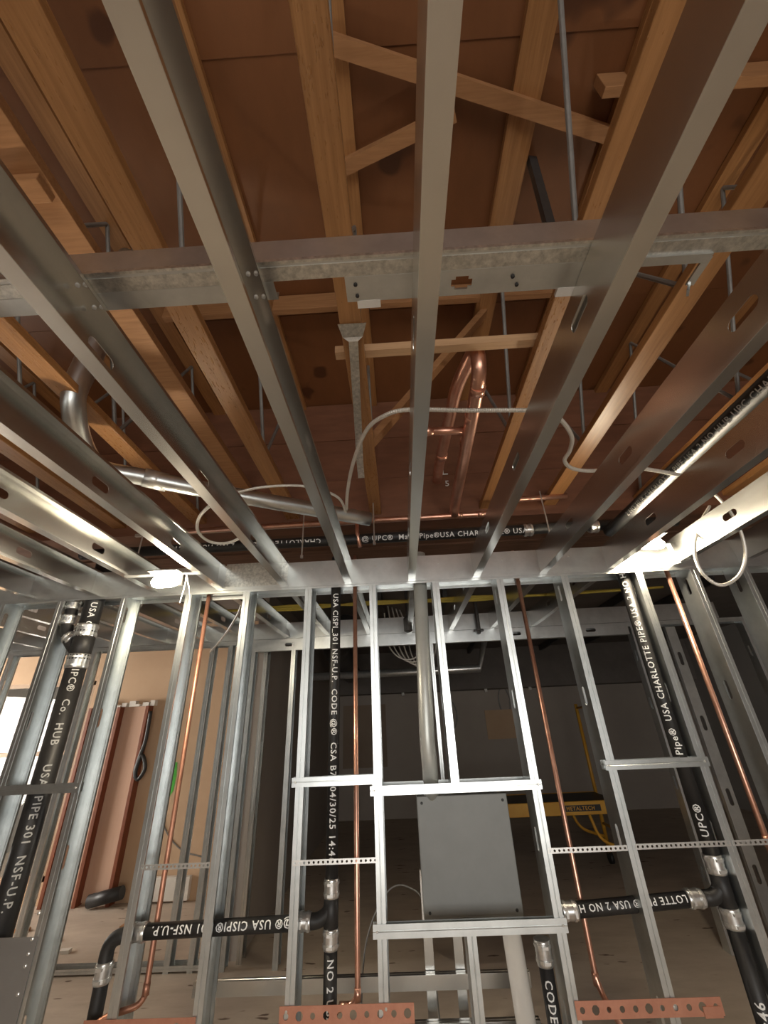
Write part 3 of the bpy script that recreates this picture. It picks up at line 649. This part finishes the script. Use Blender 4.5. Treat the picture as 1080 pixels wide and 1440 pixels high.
# ================================================================== work lamps
def work_lamp(c, label, light=None, bracket=None, strings=(), bar=None):
    c = V(*c); t = tag(empty('work_lamp', c), label, 'lamp')
    hb = MB().box((c.x-.085, c.y+.012, c.z-.03), (c.x+.085, c.y+.05, c.z+.03)); hb.box((c.x-.088, c.y-.06, c.z+.028), (c.x+.088, c.y+.05, c.z+.036)); hb.obj('housing', 'dark_fitting', t, bevel=.012)  # the top plate is an added hood that keeps lamp light off the deck
    m = MB(); n = 24; vs = []; fs = []
    for ring, (k, yy) in enumerate(((1, 0), (.92, -.03), (.45, -.05))):
        for i in range(n):
            a = 2*math.pi*i/n; sx = math.copysign(abs(math.cos(a))**.6, math.cos(a)); sz = math.copysign(abs(math.sin(a))**.6, math.sin(a))
            ly, lz = yy, .029*k*sz; vs.append((c.x+.078*k*sx, c.y+.005+.77*ly-.64*lz*-1*-1+.0, c.z-.012+.64*ly+.77*lz))
    for r_ in range(2): fs += [(r_*n+i, r_*n+(i+1) % n, (r_+1)*n+(i+1) % n, (r_+1)*n+i) for i in range(n)]
    fs.append(tuple(range(2*n, 3*n))); m.add(vs, fs); m.obj('glowing_lens', light or 'lamp_led', t, smooth=True)
    if bracket: MB().bar(bracket[0], bracket[1], .022, .006, (0, 1, 0)).obj('bracket', 'white_cord', t)
    for s in strings: MB().tube(spline(s, 4), .004, 6).obj('string', 'white_cord', t)
    if bar: MB().bar(bar[0], bar[1], .025, .006).obj('mount', 'zinc_fitting', t)
    else: MB().bar((c.x, c.y+.03, c.z+.02), (c.x, 2.541, c.z+.04), .03, .02).obj('mount', 'zinc_fitting', t)
work_lamp((-1.302, 2.200, 2.385), 'glowing work lamp hung with white strings over a stud', None, None,
          [[(-1.246, 2.200, 2.390), (-1.204, 2.220, 2.420), (-1.210, 2.240, 2.334), (-1.230, 2.260, 2.258)], [(-1.204, 2.220, 2.420), (-1.182, 2.240, 2.341), (-1.171, 2.260, 2.271)]],
          ((-1.56, 2.22, 2.4165), (-1.12, 2.22, 2.4165)))
work_lamp((1.575, 2.40, 2.535), 'glowing work lamp with a slanted white bracket beside the lit joist', None, ((1.691, 2.420, 2.522), (1.714, 2.420, 2.395)))

# ================================================================== doorway wall behind
Y2 = 4.26; D2 = .092
def stud2(px_top, label, z1=2.415, mt='galvanized', group='studs of the doorway wall behind', w=.041, sl=(.45, 1.06, 1.68, 2.1)):
    return stud(px_top, label, 0, z1, 'rear_stud', Y2, D2, group, list(sl), mt, 'stud', w)
r2 = 'galvanized stud of the doorway wall behind, near the bright windows'
for x in (-4.0, -3.62): stud2(x, r2)
stud2(-3.566, r2); stud2(-3.137, 'galvanized rear stud right behind the large black stack')
stud2(-1.910, 'galvanized rear stud behind the copper riser by the tan wall'); stud2(-1.727, 'galvanized rear stud where the tan wall ends')
stud2(-1.488, 'galvanized rear stud forming the doorway side'); stud2(-1.081, 'bright edged rear stud inside the doorway opening')
stud2(0.303, 'slim rear stud just behind the vertical silver conduit', w=.03)
stud2(2.307, 'rear stud pair forming the doorway side behind the lettered drain pipe'); stud2(2.307+.05, 'second rear stud of the pair behind the lettered drain pipe')
def flat_stud(x, label, Y=Y2):
    s = channel('rear_stud', (x, Y, 0), (x, Y, 2.35), (1, 0, 0), (0, 1, 0), .092, .041, .012, (.45, .95, 1.5, 2.05), 'galvanized', slot=(.06, .017)); return tag(s, label, 'stud', 'studs of the doorway wall behind')
flat_stud(2.643, 'brightly lit rear stud turned flat with dark slots'); flat_stud(3.60, 'rear stud turned flat behind the hanging cable loop')
stud2(3.404, 'rear stud past the flat slotted stud')
# slotted jamb stud seen edge on
s = channel('jamb_stud', (-1.39, 4.36, 0), (-1.39, 4.36, 2.40), (0, 1, 0), (1, 0, 0), .11, .04, .012, (.45, .95, 1.45, 1.95), 'galvanized_joist', slot=(.05, .016)); tag(s, 'tall slotted jamb stud standing at the doorway', 'stud')
tk = channel('rear_top_track', (-4.2, Y2-.001, 2.412), (3.9, Y2-.001, 2.412), (0, 1, 0), (0, 0, -1), D2+.002, .04, 0, (), 'galvanized'); tag(tk, 'galvanized top track of the doorway wall behind', 'track')
bt2 = channel('rear_floor_track', (-4.2, Y2-.001, .013), (-1.45, Y2-.001, .013), (0, 1, 0), (0, 0, 1), D2+.002, .03, 0, (), 'galvanized'); tag(bt2, 'galvanized floor track under the rear studs by the tan wall', 'track')
hd = channel('door_header', (-1.45, Y2-.004, 2.30), (2.28, Y2-.004, 2.30), (0, 0, 1), (0, 1, 0), .11, .06, 0, (.35, 2.62, 3.36), 'galvanized', slot=(.05, .018)); tag(hd, 'slotted galvanized header over the doorway behind', 'header')
fx = 0.798
m = MB().tube([(fx, 4.2, 2.75), (fx, 4.2, 2.40)], .02, 12); m.tube([(fx, 4.2, 2.40), (fx, 4.2, 2.385)], [.05, .05], 16); m.tube([(fx, 4.2, 2.385), (fx, 4.2, 2.36)], [.02, .012], 10)
tag(m.obj('sprinkler_drop', 'dark_fitting'), 'dark sprinkler drop with a round plate at the doorway header', 'sprinkler')
fx = 0.094
m = MB().tube([(fx, 4.0, 2.95), (fx, 4.0, 2.52)], .016, 10); m.tube([(fx, 4.0, 2.52), (fx, 4.0, 2.50), (fx, 4.0, 2.38), (fx, 4.0, 2.37)], [.02, .04, .04, .02], 14)
tag(m.obj('dark_drop', 'dark_fitting'), 'dark pipe drop with a fitting beside the vertical silver conduit', 'pipe')
# bottom rails behind the lower opening
for k, (zz, yy) in enumerate(((.30, 3.2), (.16, 3.1))):
    m = channel('floor_rail', (-1.25, yy, zz), (.62, yy, zz), (0, 0, 1), (0, 1, 0), .06, .04, 0, (), 'galvanized_joist'); tag(m, ('upper', 'lower')[k]+' dull steel rail low behind the panel sill', 'rail')
for k, xx in enumerate((.05, .22)):
    m = channel('low_post', (xx, 3.25, 0), (xx, 3.25, .80), (1, 0, 0), (0, 1, 0), .05, .03, 0, (), 'galvanized_joist'); tag(m, ('dull steel post behind the panel sill, next to the wire hoop', 'dull steel post behind the panel sill, next to the short stud')[k], 'post')
o = arc_cable('wire_hoop', [(-.34, 3.4, .0), (-.30, 3.4, .42), (-.16, 3.4, .66), (-.02, 3.4, .68), (.08, 3.4, .55), (.12, 3.4, 0.)], .005, 'grey_wire'); tag(o, 'thin grey wire hoop behind the panel sill', 'wire')
# ================================================================== daylit tan room
for k, (xa, lab) in enumerate(((-3.97, 'dark red wood stud against the tan wall nearest the windows'), (-3.60, 'dark red wood stud in the middle of the tan wall panels'), (-3.235, 'dark red wood stud with black cable hanging beside it'))):
    tag(MB().box((xa-.02, 5.64, 0), (xa+.02, 5.751, 1.93)).obj('red_wood_stud', 'red_stud', None, bevel=.003), lab, 'stud')
for k, (x0, x1) in enumerate(((-3.95, -3.62), (-3.58, -3.255))):
    tag(MB().box((x0, 5.73, .02), (x1, 5.751, 1.93)).obj('wall_panel', 'drywall_pink'), ('pinkish wall panel between the red studs, windows side', 'pinkish wall panel between the red studs, cable side')[k], 'panel')
m = MB()
for k in range(9):
    xx = -3.95+.09*k; m.box((xx, 5.66+.01*(k % 3), 1.93), (xx+.06+.02*(k % 2), 5.751, 1.955+.02*((k*7) % 3)))
tag(m.obj('torn_edge', 'white_scrap'), 'ragged torn drywall edge along the top of the red studs', 'drywall edge')
o = arc_cable('black_cable', [(-3.156, 5.600, 1.864), (-3.162, 5.625, 1.551), (-3.195, 5.622, 1.365), (-3.212, 5.622, 1.220), (-3.159, 5.622, 1.140), (-3.102, 5.625, 1.252), (-3.166, 5.622, 1.386), (-3.203, 5.620, 1.256), (-3.197, 5.622, 1.156)], .022, 'black_plastic'); tag(o, 'bundled black cable hanging on a red wood stud', 'cable')
m = MB(); gp = [(-2.800, 5.745, 1.291), (-2.800, 5.745, 1.158), (-2.812, 5.745, 1.002), (-2.826, 5.745, 0.946)]
for p, w in zip(gp, (.02, .035, .04, .02)): m.v += [(p[0]-w, 5.747, p[2]), (p[0]+w, 5.747, p[2]), (p[0]-w, 5.7495, p[2]), (p[0]+w, 5.7495, p[2])]
for i in range(3):
    a = 4*i; m.f += [(a, a+1, a+5, a+4), (a+2, a+6, a+7, a+3)]
gm = m.obj('paint_streak', 'green_paint', bpy.data.objects['wall_tan'])
o = auto_smooth(MB().tube([(-3.414, 5.600, 0.064), (-3.073, 5.600, 0.129)], .06, 14).obj('rolled_mat', 'black_plastic')); tag(o, 'black rolled mat on the floor by the red studs', 'roll')
tag(MB().box((-3.02, 5.68, .02), (-2.40, 5.74, .22)).obj('white_board', 'white_scrap', None, bevel=.003), 'white board scrap leaning at the tan wall foot', 'board')
for k in range(9):
    x, y = random.uniform(-4.1, -2.2), random.uniform(4.6, 5.5); s = random.uniform(.04, .09)
    tag(MB().bar((x, y, .012), (x+s*1.6, y+random.uniform(-.1, .1), .012), s, .024).obj('rubble_piece', random.choice(['white_scrap', 'drywall_pink', 'block_wood'])), 'small rubble scrap on the dusty floor by the tan wall', 'rubble', 'rubble scraps on the floor')
o = arc_cable('thin_wire', [(-2.905, 5.745, 0.914), (-2.797, 5.745, 0.640), (-2.569, 5.745, 0.440), (-2.315, 5.745, 0.369)], .008, 'grey_wire'); tag(o, 'thin dark wire sagging behind the copper riser', 'wire')
# ================================================================== dim back room
tag(MB().box((-1.25, 9.56, .85), (-.36, 9.599, 1.98)).obj('brown_board', 'drywall_patch'), 'brown board fixed on the grey back wall', 'board')
tag(MB().box((1.70, 9.57, 1.25), (2.35, 9.6, 1.78)).obj('wall_patch', 'drywall_tan'), 'pale patch on the grey back wall beside a wire coil', 'patch')
o = auto_smooth(MB().tube(fillet([(-.95, 8.5, 2.50), (-.85, 5.6, 2.52), (-.6, 4.9, 2.62)], .2), .17, 18).obj('black_duct', 'black_plastic')); tag(o, 'shiny black wrapped duct under the back room ceiling', 'duct')
o = auto_smooth(MB().tube([(-1.41, 6.6, 2.28), (1.2, 6.7, 2.30), (1.4, 6.7, 2.9)], .055, 14).obj('back_pipe', 'zinc_fitting')); tag(o, 'dim silver pipe crossing the back room ceiling', 'pipe')
for k in range(5):
    q = []
    q.append((.10+.05*k-.27, 5.2+.08*k, 2.965))
    for i in range(11):
        a = math.pi*(.95+1.15*i/10); q.append((.10+.05*k+(.26-.02*k)*math.cos(a), 5.2+.08*k, 2.62+(.34+.02*k)*math.sin(a)))
    tag(arc_cable('cable_coil', q, .009, 'mc_cable'), 'looped cable hanging under the back room ceiling', 'cable', 'looped cables in the back room')
for k, (px, py) in enumerate(((636, 1000), (712, 990))):
    c = V(*(((1.005, 9.400, 1.724), (2.142, 9.400, 1.942))[k])); q = []
    for i in range(25): a = 2*math.pi*i/12; q.append((c.x+.12*math.cos(a)*(1-.1*(i > 12)), 9.592, c.z+.26*math.sin(a)))
    tag(arc_cable('wire_coil', q, .010, 'grey_wire'), ('wire coil on the back wall left of the pale patch', 'wire coil at the pale patch on the back wall')[k] if k else 'wire coil on the back wall behind the short stud', 'wire')
for k in range(6):
    xx = -.2+.75*k
    tag(MB().bar((xx, 4.6, 2.90), (xx+.15, 9.1, 2.90), .05, .10).obj('dark_ceiling_rail', 'dark_fitting'), 'dark rail running under the back room ceiling', 'rail', 'dark rails in the back room')
for k, (px, py) in enumerate(((.0, 0), (.9, .1), (1.7, 0), (2.6, .05))):
    tag(MB().tube([(px, 9.25, 2.14), (px+.05, 9.25, 2.145)], .035, 10).obj('junction_box', 'white_cord'), 'small pale fitting below the dark soffit', 'fitting', 'fittings below the soffit')
# yellow rolling scaffold
SY = 5.8
sz0 = 0.601; sx0 = 1.025; sx1 = 2.273
t = tag(empty('rolling_scaffold', (sx1, SY, 0)), 'yellow rolling scaffold with black brand plate in the back room', 'scaffold')
MB().box((sx0-.5, SY, sz0), (sx1+.13, SY+.035, sz0+.13)).obj('platform_rail', 'scaffold_yellow', t, bevel=.006)
MB().box((sx0-.5, SY+.65, sz0), (sx1+.13, SY+.685, sz0+.13)).obj('platform_rail', 'scaffold_yellow', t, bevel=.006)
MB().box((sx0-.5, SY+.035, sz0+.09), (sx1+.13, SY+.65, sz0+.125)).obj('platform_deck', 'black_plastic', t)
for yy in (SY+.02, SY+.66):
    auto_smooth(MB().tube([(sx1+.15, yy, .1), (sx1+.15, yy, 1.75)], .022, 12).obj('upright', 'scaffold_yellow', t))
    auto_smooth(MB().tube(fillet([(sx1+.15, yy, sz0-.34), (sx1-.16, yy, sz0-.24), (sx1-.22, yy, sz0)], .12), .017, 10).obj('knee_brace', 'scaffold_yellow', t))
    auto_smooth(MB().tube([(sx0-.45, yy, .1), (sx0-.45, yy, 1.75)], .022, 12).obj('upright', 'scaffold_yellow', t))
    for xx in (sx0-.45, sx1+.15): auto_smooth(MB().tube([(xx-.02, yy, .06), (xx+.02, yy, .06)], .06, 16).obj('caster', 'black_plastic', t))
for zz in (.40, 1.7): auto_smooth(MB().tube([(sx1+.15, SY+.02, zz), (sx1+.15, SY+.66, zz)], .015, 10).obj('rung', 'scaffold_yellow', t))
bx0 = 1.772
bp = MB().box((bx0, SY-.004, sz0+.035), (bx0+.42, SY, sz0+.095)).obj('brand_plate', 'black_plastic', t)
lettering(bp, 'METALTECH', (bx0+.03, SY-.004, sz0+.047), (1, 0, 0), (0, -1, 0), .001, .052, 'scaffold_yellow', True)
